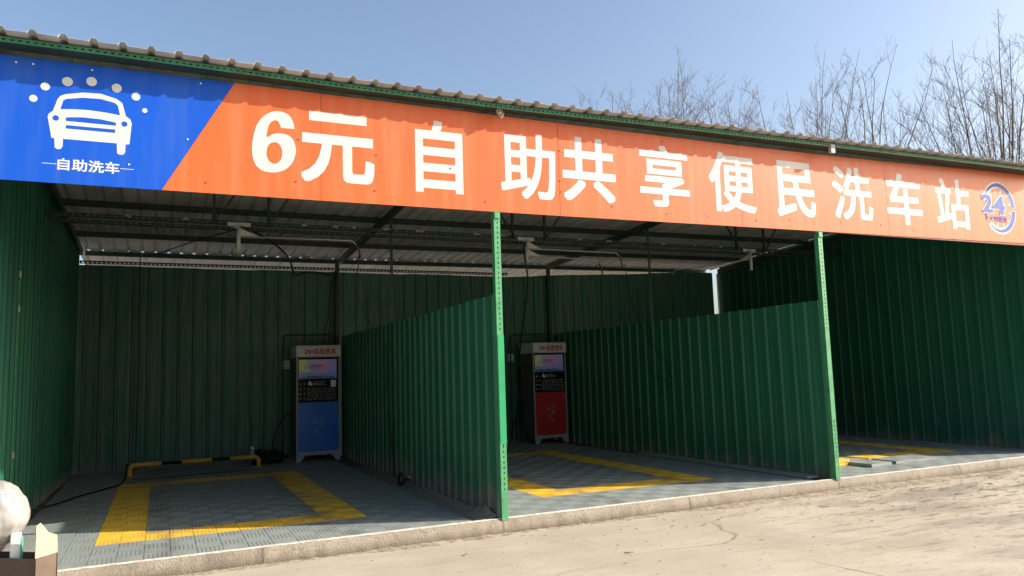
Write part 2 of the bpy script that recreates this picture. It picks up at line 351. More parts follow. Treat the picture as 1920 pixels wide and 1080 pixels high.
def profile(L, period, rib, base, top, start=0, micro=True):
    """corrugation profile (s, d) of length L"""
    pts = [(0, 0)]; s = start
    while s < L:
        c = s
        if micro and c-period*.5 > 0:
            for q in (.38, .62):
                u = c-period*q
                if u-.012 > pts[-1][0]+.001: pts += [(u-.012,0),(u-.005,.0035),(u+.005,.0035),(u+.012,0)]
        if c-base/2 > pts[-1][0]+.001 and c+base/2 < L: pts += [(c-base/2,0),(c-top/2,rib),(c+top/2,rib),(c+base/2,0)]
        s += period
    pts.append((L, 0)); return pts
def wall_sheet(mb, origin, u, n, L, zb, zt, period=.245, rib=.028, base=.060, top=.024, start=.12, th=.002):
    """corrugated wall: runs along u from origin, ribs stand out along n; zb and zt give z of s"""
    o = Vector(origin); u = Vector(u); n = Vector(n); pr = profile(L, period, rib, base, top, start)
    vs = []
    jr = random.Random(int(L*100)+int(origin[0]*10)); dj = 0
    for s, d in pr:
        if d == 0: dj = jr.uniform(-.003,.003)
        for dd in (d+dj, d+dj-th):
            p = o+u*s+n*dd
            vs.append((p.x,p.y,zb(s))); vs.append((p.x,p.y,zt(s)-.007*(int(s/.98)*37%3)))
    fs = []
    flip = u.cross(Vector((0,0,1))).dot(n) < 0
    for i in range(len(pr)-1):
        a = 4*i; b = 4*(i+1)
        q = [(a,b,b+1,a+1),(a+3,b+3,b+2,a+2),(a+1,b+1,b+3,a+3),(a+2,b+2,b,a)]
        fs += [x[::-1] if flip else x for x in q]
    e = 4*(len(pr)-1)
    fs += [(0,1,3,2),(e+2,e+3,e+1,e)]
    mb.add(vs, fs); return mb
def perforated(mb, x0, x1, y0, y1, z0, z1, pitch=.055, hole=.024, hz=.012, zc=None):
    """strip along X with real slots"""
    zc = zc if zc is not None else (z0+z1)/2
    mb.box(x0, x1, y0, y1, z0, zc-hz/2); mb.box(x0, x1, y0, y1, zc+hz/2, z1)
    x = x0; k = 0
    while x < x1-pitch*.3:
        a = x; b = min(x+pitch-hole, x1); mb.box(a, b, y0, y1, zc-hz/2, zc+hz/2); x += pitch
    return mb
def perforated_v(mb, z0, z1, y0, y1, x0, x1, pitch=.053, hole=.022, hx=.012):
    xc = (x0+x1)/2
    mb.box(x0, xc-hx/2, y0, y1, z0, z1); mb.box(xc+hx/2, x1, y0, y1, z0, z1)
    z = z0
    while z < z1-pitch*.3:
        mb.box(xc-hx/2, xc+hx/2, y0, y1, z, min(z+pitch-hole, z1)); z += pitch
    return mb

XL, XW, XR, D = -4.443, 4.585, 9.40, 7.6
def roof_z(x, y): return 4.257-.052*y+.005*max(0, x)+.012*max(0, min(1, x/2))+.008*max(0, min(1, -x/4))
def eave_y(x): return -.27-.035*max(0, min(1, (-x-1.5)/2))-.085*min(1, max(0, (x-.5)/7))
def lx(y): return XL-.0222*(D-y)
def sign_top(x): return 4.175+.026*max(0, x-4.8)
def sign_bot(x): return 3.126+.0065*max(0, x)

# ------------------------------------------------------------------ ground, kerb, floor
def ground():
    bm = bmesh.new(); N = 60
    # fine grid near the camera, then a skirt to the horizon
    xs = [-900,-200,-60,-20]+[-10+i*.5 for i in range(61)]+[40,90,250,900]
    ys = [-900,-200,-60,-20]+[-10+i*.5 for i in range(21)]+[8,30,90,250,900]
    rnd = random.Random(3)
    g = [[bm.verts.new((x, y, -.15+(rnd.uniform(-.006,.006) if -9<x<19 and -9<y<-.4 else 0))) for x in xs] for y in ys]
    for j in range(len(ys)-1):
        for i in range(len(xs)-1): bm.faces.new((g[j][i],g[j][i+1],g[j+1][i+1],g[j+1][i]))
    me = bpy.data.meshes.new('ground'); bm.to_mesh(me); bm.free(); me.materials.append(M['ground'])
    for p in me.polygons: p.use_smooth = True
    o = bpy.data.objects.new('ground', me); COL.objects.link(o); tag(o, kind='structure')
ground()
def kerb():
    rnd = random.Random(5); mb = MB(); n = 420; x0, x1 = -6.0, 10.5
    prof = [(.05,-.004),(-.012,-.004),(-.035,-.028),(-.05,-.09),(-.062,-.20),(.05,-.20)]
    vs = []
    for i in range(n+1):
        x = x0+(x1-x0)*i/n
        for k, (y, z) in enumerate(prof):
            j = .006 if 0 < k < 5 else 0
            vs.append((x, y+rnd.uniform(-j,j)*(1.6 if k == 4 else 1), z+rnd.uniform(-j,j)*.5*(k > 1)))
    m = len(prof); fs = [(i*m+k, i*m+(k+1)%m, (i+1)*m+(k+1)%m, (i+1)*m+k) for i in range(n) for k in range(m)]
    fs = [f[::-1] for f in fs]
    mb.add(vs, fs, True); tag(mb.build('kerb', 'kerb'), kind='structure')
    mb = MB(); vs = []
    for i in range(n+1):
        x = x0+(x1-x0)*i/n
        for y, z in ((-.012,-.0045),(-.010,.003),(.020,.004),(.022,-.0045)): vs.append((x, y+rnd.uniform(-.003,.003), z+rnd.uniform(-.0015,.0015)))
    fs = [(i*4+k, (i+1)*4+k, (i+1)*4+(k+1)%4, i*4+(k+1)%4) for i in range(n) for k in range(4)]
    mb.add(vs, fs); tag(mb.build('kerb_edging', 'lip'), kind='structure')
kerb()
tag(MB().box(-5.5, 10.4, .051, 8.4, -.19, -.02).build('floor', 'slab'), kind='structure')

# ------------------------------------------------------------------ plastic grid mats
T = .42
def tile(mb, x, y, zt, clip=None, h=.018, rot=0):
    """one grid tile with real slots, top at zt"""
    c, s = math.cos(rot), math.sin(rot)
    def bx(a0, a1, b0, b1, z1):
        if clip:
            a0 = max(a0, clip[0]-x); a1 = min(a1, clip[1]-x); b0 = max(b0, clip[2]-y); b1 = min(b1, clip[3]-y)
            if a1-a0 < .002 or b1-b0 < .002: return
        q = [(a0,b0),(a1,b0),(a1,b1),(a0,b1)]
        q = [(x+p[0]*c-p[1]*s, y+p[0]*s+p[1]*c) for p in q]
        mb.add([(p[0],p[1],zt-h) for p in q]+[(p[0],p[1],z1) for p in q], [(4,5,6,7),(0,1,5,4),(1,2,6,5),(2,3,7,6),(3,0,4,7)])
    H = T/2
    for i in (0, 1):
        for j in (0, 1):
            ox, oy = i*H, j*H
            P = H/6
            for k in range(6):
                a0, a1 = k*P+.0042, (k+1)*P-.0042
                if (i+j) % 2 == 0:
                    bx(ox+a0, ox+a1, oy+.002, oy+H-.002, zt); bx(ox+.002, ox+H-.002, oy+k*P, oy+k*P+.012, zt-.0012)
                else:
                    bx(ox+.002, ox+H-.002, oy+a0, oy+a1, zt); bx(ox+k*P, ox+k*P+.012, oy+.002, oy+H-.002, zt-.0012)
def mat_bay(x_frame, y_frame, clip, label):
    """tiles; frame is six tiles wide and eleven deep in yellow"""
    e = empty('floor_mat', ((clip[0]+clip[1])/2, .05, -.018), label, 'floor mat', 'grid floor mats in the wash bays')
    g = MB(); yl = MB()
    i0 = int(math.floor((clip[0]-x_frame)/T)); i1 = int(math.ceil((clip[1]-x_frame)/T))
    j0 = int(math.floor((clip[2]-y_frame)/T)); j1 = int(math.ceil((clip[3]-y_frame)/T))
    for i in range(i0, i1):
        for j in range(j0, j1):
            on = (0 <= i < 6 and 0 <= j < 11) and (i in (0,5) or j in (0,10))
            tile(yl if on else g, x_frame+i*T, y_frame+j*T, 0, clip)
    g.build('grey_tiles', 'mat', e); yl.build('yellow_frame', 'mat_yellow', e)
mat_bay(-3.66, .90, (-4.405, -.29, .03, 7.5), 'grey plastic grid mat with yellow frame on the floor before the blue machine')
mat_bay(.92, .90, (.075, 4.30, .03, 7.5), 'grey plastic grid mat with yellow frame on the floor before the red machine')
mat_bay(5.92, 1.05, (4.66, 9.35, .03, 7.5), 'grey plastic grid mat with yellow frame in the far bay, loose tiles on it')
def loose(x, y, z, mat, rot, label, grp='loose floor tiles'):
    mb = MB(); tile(mb, 0, 0, .042, h=.042, rot=0)
    o = mb.build('loose_tile', mat); o.location = (x, y, z); o.rotation_euler.z = rot
    return tag(o, label, 'floor tile', grp)
loose(5.79, .46, .003, 'mat', .03, 'grey loose tile nearest the kerb in the far bay')
loose(5.78, .885, .003, 'mat', .03, 'grey loose tile between the nearest loose grey tile and the small yellow pile')
loose(6.32, .50, .003, 'mat', -.02, 'grey loose tile at the middle of the loose row in the far bay')
loose(6.745, .50, .003, 'mat', -.02, 'grey loose tile at the right end of the loose row')
loose(6.30, .93, .003, 'mat_yellow', .0, 'yellow loose tile behind the loose grey row')
loose(5.33, .80, .003, 'mat_yellow', .05, 'lower yellow loose tile beside the green post', )
loose(5.35, .82, .047, 'mat_yellow', -.03, 'upper yellow loose tile of the small pile beside the green post')
def strip():
    mb = MB(); y = .20; k = 0
    while y < 3.6:
        tile(mb, 4.33, y, .028, clip=(4.33, 4.525, y, y+T), h=.026); y += T
    tag(mb.build('tile_strip', 'mat'), 'narrow strip of grey grid tile lying raised along the foot of the second partition', 'floor tile')
strip()

# ------------------------------------------------------------------ the shed
shed = empty('car_wash_shed', (0, 0, 0), 'open fronted green corrugated steel car wash shed with three bays', 'shed')
wall_sheet(MB(), (XL, D, 0), (1,0,0), (0,-1,0), 9.17-XL, lambda s: -.02, lambda s: 3.515+.24*max(0, min(1, (s+XL-3.5)/5.2))).build('back_wall', 'green_back', shed)
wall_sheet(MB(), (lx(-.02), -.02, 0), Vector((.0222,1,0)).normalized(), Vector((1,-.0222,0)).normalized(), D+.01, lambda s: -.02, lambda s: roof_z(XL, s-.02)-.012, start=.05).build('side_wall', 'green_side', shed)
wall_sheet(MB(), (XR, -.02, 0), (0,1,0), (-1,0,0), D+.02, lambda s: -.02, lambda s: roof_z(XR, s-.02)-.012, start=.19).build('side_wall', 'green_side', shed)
def roof():
    x0, x1 = -5.2, 9.41
    pr = profile(x1-x0, .217, .030, .075, .03, start=.20, micro=False)
    ys = [0, .2, 2.4, 4.7, 6.6, 8.15]
    rnd = random.Random(2); vs = []; nY = len(ys)
    for s, d in pr:
        x = x0+s; jit = rnd.uniform(-.006,.006)
        for k, y in enumerate(ys):
            yy = eave_y(x)+jit if k == 0 else y
            if k == nY-1: yy += jit*2
            z = roof_z(x, yy)+d
            vs.append((x, yy, z)); vs.append((x, yy, z+.0018))
    m = 2*nY; fs = []
    for i in range(len(pr)-1):
        for k in range(nY-1):
            a = i*m+2*k; b = (i+1)*m+2*k
            fs += [(a, a+2, b+2, b), (a+1, b+1, b+3, a+3)]
        a = i*m; b = (i+1)*m; fs.append((a, b, b+1, a+1)); a += m-2; b += m-2; fs.append((a+1, b+1, b, a))
    MB().add(vs, fs).build('roof', 'roof', shed)
    # a paler sheet lapped under the back edge, standing out behind the wall
    pr = profile(9.33+4.5, .245, .030, .075, .03, start=.1, micro=False); vs = []
    for q, d in pr:
        x = -4.5+q
        for y in (8.02, 11.2):
            z = roof_z(x, y)-.012+d; vs += [(x, y, z), (x, y, z+.0018)]
    fs = []
    for i in range(len(pr)-1):
        a = 4*i; b = a+4; fs += [(a,a+2,b+2,b),(a+1,b+1,b+3,a+3),(a,b,b+1,a+1),(a+3,b+3,b+2,a+2)]
    MB().add(vs, fs).build('rear_roof_sheet', 'pale_sheet', shed)
roof()
def eave():
    # front angle iron: upright leg with slots, flat leg back to the sign
    x0, x1 = -4.6, 9.38; n = 28
    def yb(x): return eave_y(x)+.095
    def zt(x): return roof_z(x, yb(x))-.016
    def warp(mb):
        mb.v = [(v[0], v[1]+yb(v[0]), v[2]+zt(v[0])) for v in mb.v]; return mb
    mb = MB()
    for i in range(n):
        a = x0+(x1-x0)*i/n; b = x0+(x1-x0)*(i+1)/n
        perforated(mb, a, b, 0, .004, -.046, 0, pitch=(x1-x0)/n/9, hole=.024, hz=.012, zc=-.022)
    warp(mb).build('eave_beam', 'beam_green', shed)
    mb = MB()
    for i in range(n):
        a = x0+(x1-x0)*i/n; b = x0+(x1-x0)*(i+1)/n
        mb.add([(x, y, z) for x in (a, b) for y, z in ((.0045,-.046),(.0045,-.041),(-.048-yb(x),-.041),(-.048-yb(x),-.046))], [(0,4,7,3),(1,2,6,5),(0,1,5,4),(3,7,6,2)])
    warp(mb).build('eave_flange', 'iron', shed)  # darker than the upright leg: the underside's shade is put into the colour
eave()
for y in (2.4, 4.7, 6.6, 8.1):
    MB().bar((lx(y)+.032, y, roof_z(XL, y)-.045), (0, y, roof_z(0, y)-.045), .05, .085).bar((0, y, roof_z(0, y)-.045), (XR-.03, y, roof_z(XR, y)-.045), .05, .085).build('purlin', 'iron', shed)
for x in (XL+.03, 0.0, XW, XR-.09):
    a = roof_z(x, .1)-.15; b = roof_z(x, 7.5)-.15
    MB().bar((x, .06, a), (x, 7.54, b), .055, .11).build('rafter', 'iron', shed)
# sheet and frame behind the sign
MB().box(-4.45, 9.36, .0, .045, 3.16, 3.20).build('sign_rail', 'iron', shed)
MB().box(-4.45, 9.36, .0, .045, 4.08, 4.12).build('sign_rail', 'iron', shed)
for x, hh in ((0.0, 3.13), (XW, 3.15)):
    mb = MB(); perforated_v(mb, -.02, .73, -.034, -.030, x-.004, x+.062); perforated_v(mb, 1.86, hh, -.034, -.030, x-.004, x+.062)
    mb.box(x-.004, x+.062, -.034, -.030, .73, 1.86)
    mb.box(x-.008, x-.004, -.034, .035, -.02, hh)
    p = mb.build('post', 'post_green', shed)
    if x == 0: MB().box(x-.003, x+.066, -.0375, -.0345, .74, 1.84).build('cover_strip', 'post_bright', p)
    MB().box(x+.0, x+.06, -.046, -.0355, hh-.07, hh-.005).build('bracket', 'post_green', p)
for x, y in ((0.0, 3.9), (XW, 3.76)):
    mb = MB(); mb.box(x+.012, x+.016, y-.03, y+.03, -.02, roof_z(x, y)-.21); perforated_v(mb, -.02, roof_z(x, y)-.21, y-.034, y-.030, x-.03, x+.014)
    mb.build('post', 'iron', shed)
for x in (-.06, XW-.02, 9.29):
    MB().box(x-.035, x+.035, 7.49, 7.555, -.02, roof_z(x, 7.5)-.21).build('rear_post', 'iron' if x < 9 else 'galv', shed)
for x in (lx(0)+.06, XR-.06):
    MB().box(x-.03, x+.03, .0, .06, -.02, 3.14).build('post', 'beam_green', shed)
mb = MB(); perforated(mb, XL+.01, 3.6, 7.545, 7.549, 3.535, 3.585, pitch=.07, hole=.035, hz=.016, zc=3.553); mb.box(XL+.01, 3.6, 7.549, 7.60, 3.535, 3.539)
mb.build('wall_rail', 'iron', shed)
MB().bar((XR-.045, 1.2, roof_z(XR, 1.2)-.035), (XR-.045, 7.9, roof_z(XR, 7.9)-.035), .006, .035).build('edge_trim', 'galv', shed)
# two chords carrying the booms
mb = MB(); perforated(mb, lx(3.8)+.032, XR-.04, 3.78, 3.785, 3.60, 3.655, pitch=.08, hole=.03, hz=.014); mb.box(lx(3.8)+.032, XR-.04, 3.785, 3.83, 3.60, 3.605)
mb.build('cross_beam', 'iron', shed)
mb = MB(); perforated(mb, lx(4)+.032, XR-.04, 4.02, 4.025, 3.57, 3.62, pitch=.08, hole=.03, hz=.014); mb.box(lx(4)+.032, XR-.04, 4.025, 4.07, 3.57, 3.575)
mb.build('cross_beam', 'iron', shed)
for x in (-2.52, -1.80, 1.98, 2.56, 6.58, 7.25):
    MB().box(x-.018, x+.018, 3.74, 3.775, 3.60, roof_z(x, 3.76)-.002).build('hanger', 'iron', shed)
for x, s in ((-2.52, 1), (1.98, -1), (6.58, -1), (-1.80, 1), (2.56, 1), (7.25, 1)):
    MB().bar((x, 3.70, 3.63), (x+.30*s, 3.70, roof_z(x, 3.7)-.02), .03, .02).build('hanger_brace', 'iron', shed)
# bright worn washers and straps on the chord
rnd = random.Random(4)
for x in (-3.6, -2.9, -1.35, -.9, -.62, -.15, .35, 1.3, 1.75, 3.2, 3.75, 4.9, 5.6, 6.2):
    MB().box(x, x+rnd.uniform(.05,.14), 3.772, 3.778, 3.635, 3.658).build('strap', 'galv', shed)
# sheet joint strip and small clips on the side wall
MB().box(lx(2.3)+.030, lx(2.3)+.034, 2.30, 2.325, .25, 2.6).build('joint_strip', 'post_green', shed)
for z in (2.25, 2.62, .72): MB().box(lx(2.3)+.034, lx(2.3)+.05, 2.29, 2.335, z, z+.07).build('clip', 'galv', shed)
# rope knot and bracket on the eave beam
mb = MB(); rnd = random.Random(9)
for k in range(7):
    c = Vector((.03+rnd.uniform(-.03,.03), -.165, 4.17+rnd.uniform(-.05,.02))); pts = []
    for q in range(9):
        t = q/8*2*math.pi; pts.append(c+Vector((math.cos(t)*.025, rnd.uniform(-.02,.012), math.sin(t)*.03)))
    mb.tube(pts, .006, 5)
mb.build('wire_knot', 'rope', shed)
MB().box(4.70, 4.77, -.245, -.20, 4.16, 4.27).build('bracket', 'roof', shed)

# ------------------------------------------------------------------ partition walls
def partition(x, h0, h1, label):
    e = empty('partition_wall', (x, 0, 0), label, 'partition wall', 'partitions between the wash bays')
    wall_sheet(MB(), (x, -.025, 0), (0,1,0), (-1,0,0), 7.45, lambda s: -.02, lambda s: h0+(h1-h0)*s/7.45, start=.07).build('sheet', 'green_silty' if x == 0 else 'green_part', e)
    MB().bar((x+.025, .0, h0-.03), (x+.025, 7.42, h1-.03), .04, .04).build('top_rail', 'iron', e)
    MB().bar((x+.025, .0, 1.1), (x+.025, 7.42, 1.1), .04, .04).build('middle_rail', 'iron', e)
partition(0.0, 2.262, 2.245, 'lower green corrugated partition between the blue and the red machine, silt along its foot')
partition(XW, 2.262, 2.262, 'green corrugated partition to the right of the red machine, cleaner foot')

# ------------------------------------------------------------------ sign
sign = empty('signboard', (0, -.03, 3.13), 'long orange and blue shop sign with white Chinese lettering under the roof edge', 'sign')
PY = -.040
rnd = random.Random(11)
def panel(x0, x1, mat, cut=None):
    g = .002
    if cut == 'blue': pl = [(x0, sign_bot(x0)), (-3.162, 3.126), (-2.572, 4.175), (x0, sign_top(x0))]
    elif cut == 'orange': pl = [(-3.160, 3.126), (x1-g, 3.126), (x1-g, 4.175), (-2.570, 4.175)]
    else: pl = [(x0+g, sign_bot(x0)), (x1-g, sign_bot(x1)), (x1-g, sign_top(x1)), (x0+g, sign_top(x0))]
    o = flat('sign_panel', [pl], PY, mat, sign, .006)
    if cut is None:
        # sheets are never perfectly co-planar
        a = rnd.uniform(-.003,.003)
        for v in o.data.vertices: v.co.y += rnd.uniform(-.0002,.0002)
    return o
panel(-4.70, 0, 'blue', 'blue'); panel(0, -1.789, 'orange', 'orange')
for a, b in ((-1.789,.784),(.784,3.328),(3.328,5.908),(5.908,9.43)): panel(a, b, 'orange')
MB().box(-4.68, 9.42, PY+.0065, PY+.009, 3.15, 4.16).build('backing', 'panel_edge', sign)
six = [(-2.035, 3.797), (-2.045, 3.851), (-2.076, 3.916), (-2.137, 3.948), (-2.22, 3.948), (-2.303, 3.9), (-2.368, 3.814), (-2.403, 3.698), (-2.415, 3.584), (-2.409, 3.494), (-2.381, 3.42), (-2.33, 3.375), (-2.268, 3.361), (-2.188, 3.368), (-2.115, 3.401), (-2.055, 3.47), (-2.024, 3.566), (-2.028, 3.634), (-2.051, 3.695), (-2.096, 3.73), (-2.16, 3.742), (-2.223, 3.731), (-2.285, 3.693), (-2.28, 3.76), (-2.263, 3.819), (-2.233, 3.852), (-2.199, 3.862), (-2.173, 3.836), (-2.159, 3.795)]
six_hole = [(-2.216, 3.652), (-2.173, 3.635), (-2.149, 3.582), (-2.149, 3.522), (-2.17, 3.472), (-2.21, 3.446), (-2.25, 3.454), (-2.279, 3.492), (-2.288, 3.54), (-2.279, 3.598), (-2.256, 3.634)]
def smooth(pl): return [(v.x, v.y) for v in bez([(x, z, 0) for x, z in pl[-2:]+pl+pl[:2]], 4)][8:-8]
flat('letter', [six[:1]+[(v.x, v.y) for v in bez([(x, z, 0) for x, z in six[1:]], 4)], smooth(six_hole)], PY-.0012, 'letter', sign, .0008)
LB = [('元',-1.974,-1.272,3.302,3.994,.024),('自',-.853,-.341,3.283,4.038,.022),('助',.085,.745,3.291,4.017,.018),
      ('共',.829,1.514,3.313,4.043,.023),('享',1.844,2.547,3.319,4.053,.017),('便',2.846,3.567,3.317,4.066,.016),('民',3.912,4.574,3.318,4.046,.021),
      ('洗',4.894,5.626,3.342,4.064,.017),('车',5.909,6.616,3.331,4.06,.021),('站',6.923,7.653,3.324,4.066,.018)]
for ch, a, b, z0, z1, of in LB:
    text('letter', ch, (a, b, z0, z1), PY-.0006, 'letter', sign, of, .0006)
# car emblem
outer = [(-4.0,3.506),(-4.033,3.684),(-4.027,3.71),(-3.997,3.739),(-3.966,3.845),(-3.948,3.873),(-3.913,3.893),(-3.783,3.924),(-3.65,3.931),(-3.529,3.901),(-3.483,3.868),(-3.454,3.755),(-3.419,3.732),(-3.407,3.695),(-3.421,3.509),(-3.45,3.504),(-3.452,3.436),(-3.465,3.414),(-3.492,3.409),(-3.513,3.421),(-3.518,3.508),(-3.917,3.506),(-3.918,3.442),(-3.93,3.419),(-3.955,3.413),(-3.975,3.426),(-3.979,3.505)]
ws = [(-3.944,3.759),(-3.925,3.837),(-3.904,3.853),(-3.782,3.879),(-3.649,3.885),(-3.543,3.864),(-3.517,3.841),(-3.499,3.758),(-3.601,3.769),(-3.735,3.776),(-3.851,3.77)]
g1 = [(-3.905,3.685),(-3.892,3.695),(-3.777,3.708),(-3.644,3.706),(-3.529,3.69),(-3.528,3.662),(-3.899,3.662)]
g2 = [(-3.9,3.627),(-3.533,3.628),(-3.532,3.597),(-3.899,3.597)]
flat('car_emblem', [outer, ws, g1, g2, circle(-3.975,3.679,.024), circle(-3.464,3.684,.024)], PY-.0012, 'letter', sign, .0008)
for x, z, r in ((-4.139,3.828,.03),(-4.058,3.941,.034),(-3.899,4.005,.04),(-3.721,4.03,.04),(-3.53,3.998,.039),(-3.38,3.939,.034),(-3.308,3.824,.021)):
    flat('bubble', [circle(x, z, r)], PY-.0012, 'letter', sign, .0008)
text('slogan', '自助洗车', (-3.951,-3.492,3.238,3.341), PY-.0006, 'letter', sign, .022, .0006)
flat('dash', [[(-4.061,3.285),(-3.956,3.285),(-3.956,3.290),(-4.061,3.290)]], PY-.0012, 'letter', sign, .0008)
flat('dash', [[(-3.486,3.286),(-3.381,3.286),(-3.381,3.291),(-3.486,3.291)]], PY-.0012, 'letter', sign, .0008)
# round 24 hour emblem
def emblem():
    cx, cz, rx, rz = 8.335, 3.700, .385, .395
    e = empty('clock_emblem', (cx-0, PY, cz-0), None, None); e.parent = sign; e.location = (cx-sign.location.x, PY-sign.location.y, cz-sign.location.z)
    def arc(r0, r1, a0, a1, n=40, taper=None):
        o = []; i = []
        for k in range(n+1):
            a = R(a0+(a1-a0)*k/n); f = 1 if taper is None else taper(k/n)
            m_ = (r0+r1)/2; h = (r1-r0)/2*f
            o.append((cx+rx*(m_+h)*math.cos(a), cz+rz*(m_+h)*math.sin(a))); i.append((cx+rx*(m_-h)*math.cos(a), cz+rz*(m_-h)*math.sin(a)))
        return o+i[::-1]
    def p2(u, v): return (7.925+(u-155)/480*.775, 4.095-(v-165)/750*.79)
    flat('ring_outline', [arc(.775,1.02,160,3), arc(.765,1.02,-4,-136)], PY-.002, 'letter', e, .002)
    flat('ring', [arc(.815,.985,158,4,taper=lambda t: .25+.75*min(1,t*1.8)), arc(.80,.985,-5,-132,taper=lambda t: .15+.85*min(1,(1-t)*1.6))], PY-.0045, 'emblem_blue', e, .002)
    for k in range(12):
        a = R(k*30+15); 
        if 140 < k*30+15 < 225: continue
        q = []
        for rr, dd in ((.60,-.03),(.72,-.04),(.72,.04),(.60,.03)):
            q.append((cx+rx*(rr*math.cos(a)-dd*math.sin(a)), cz+rz*(rr*math.sin(a)+dd*math.cos(a))))
        flat('tick', [q], PY-.002, 'letter', e, .002)
    two = [(-7.98,0)]
    # outlined figures, fatter white copy behind
    for nm, of, yy, mt in (('figure_outline', .060, -.0035, 'letter'), ('figure', .030, -.006, 'emblem_blue')):
        d = .012 if nm == 'figure_outline' else 0
        text(nm, '2', (7.945-d, 8.185+d, 3.615-d, 3.895+d), PY+yy, mt, e, of, .002)
        text(nm, '4', (8.195-d, 8.475+d, 3.600-d, 3.885+d), PY+yy, mt, e, of, .002)
    text('caption', '小时营业', (8.10, 8.50, 3.485, 3.575), PY-.003, 'emblem_blue', e, .02, .002)
    flat('arrow', [[(8.00,3.60),(8.075,3.545),(8.02,3.50)]], PY-.0055, 'emblem_blue', e, .002)
emblem()
for x, z, mt in ((-4.27,4.12,'screw_white'),(-4.15,4.12,'screw_white'),(-3.72,4.13,'screw_white'),(-2.86,4.13,'screw_white'),(-3.42,3.33,'screw_white'),(-2.96,3.60,'screw_white'),(-2.80,3.22,'screw'),
              (-2.0,3.70,'screw'),(-2.02,3.29,'screw'),(-1.25,3.62,'screw'),(-1.27,3.26,'screw'),(-.48,3.55,'screw'),(-.1,3.23,'screw'),(.80,3.86,'screw'),(.79,3.52,'screw'),(.8,3.40,'screw'),
              (1.45,3.28,'screw'),(2.18,4.10,'screw'),(2.2,3.24,'screw'),(2.8,3.25,'screw'),(3.55,3.24,'screw'),(4.1,3.28,'screw'),(5.0,3.3,'screw'),(5.75,3.3,'screw'),(6.4,3.26,'screw'),(1.35,4.13,'screw'),(3.9,4.13,'screw')):
    a = [Vector((x, PY-.001, z)), Vector((x, PY-.006, z))]; MB().tube(a, .008, 8).build('screw', mt, sign)

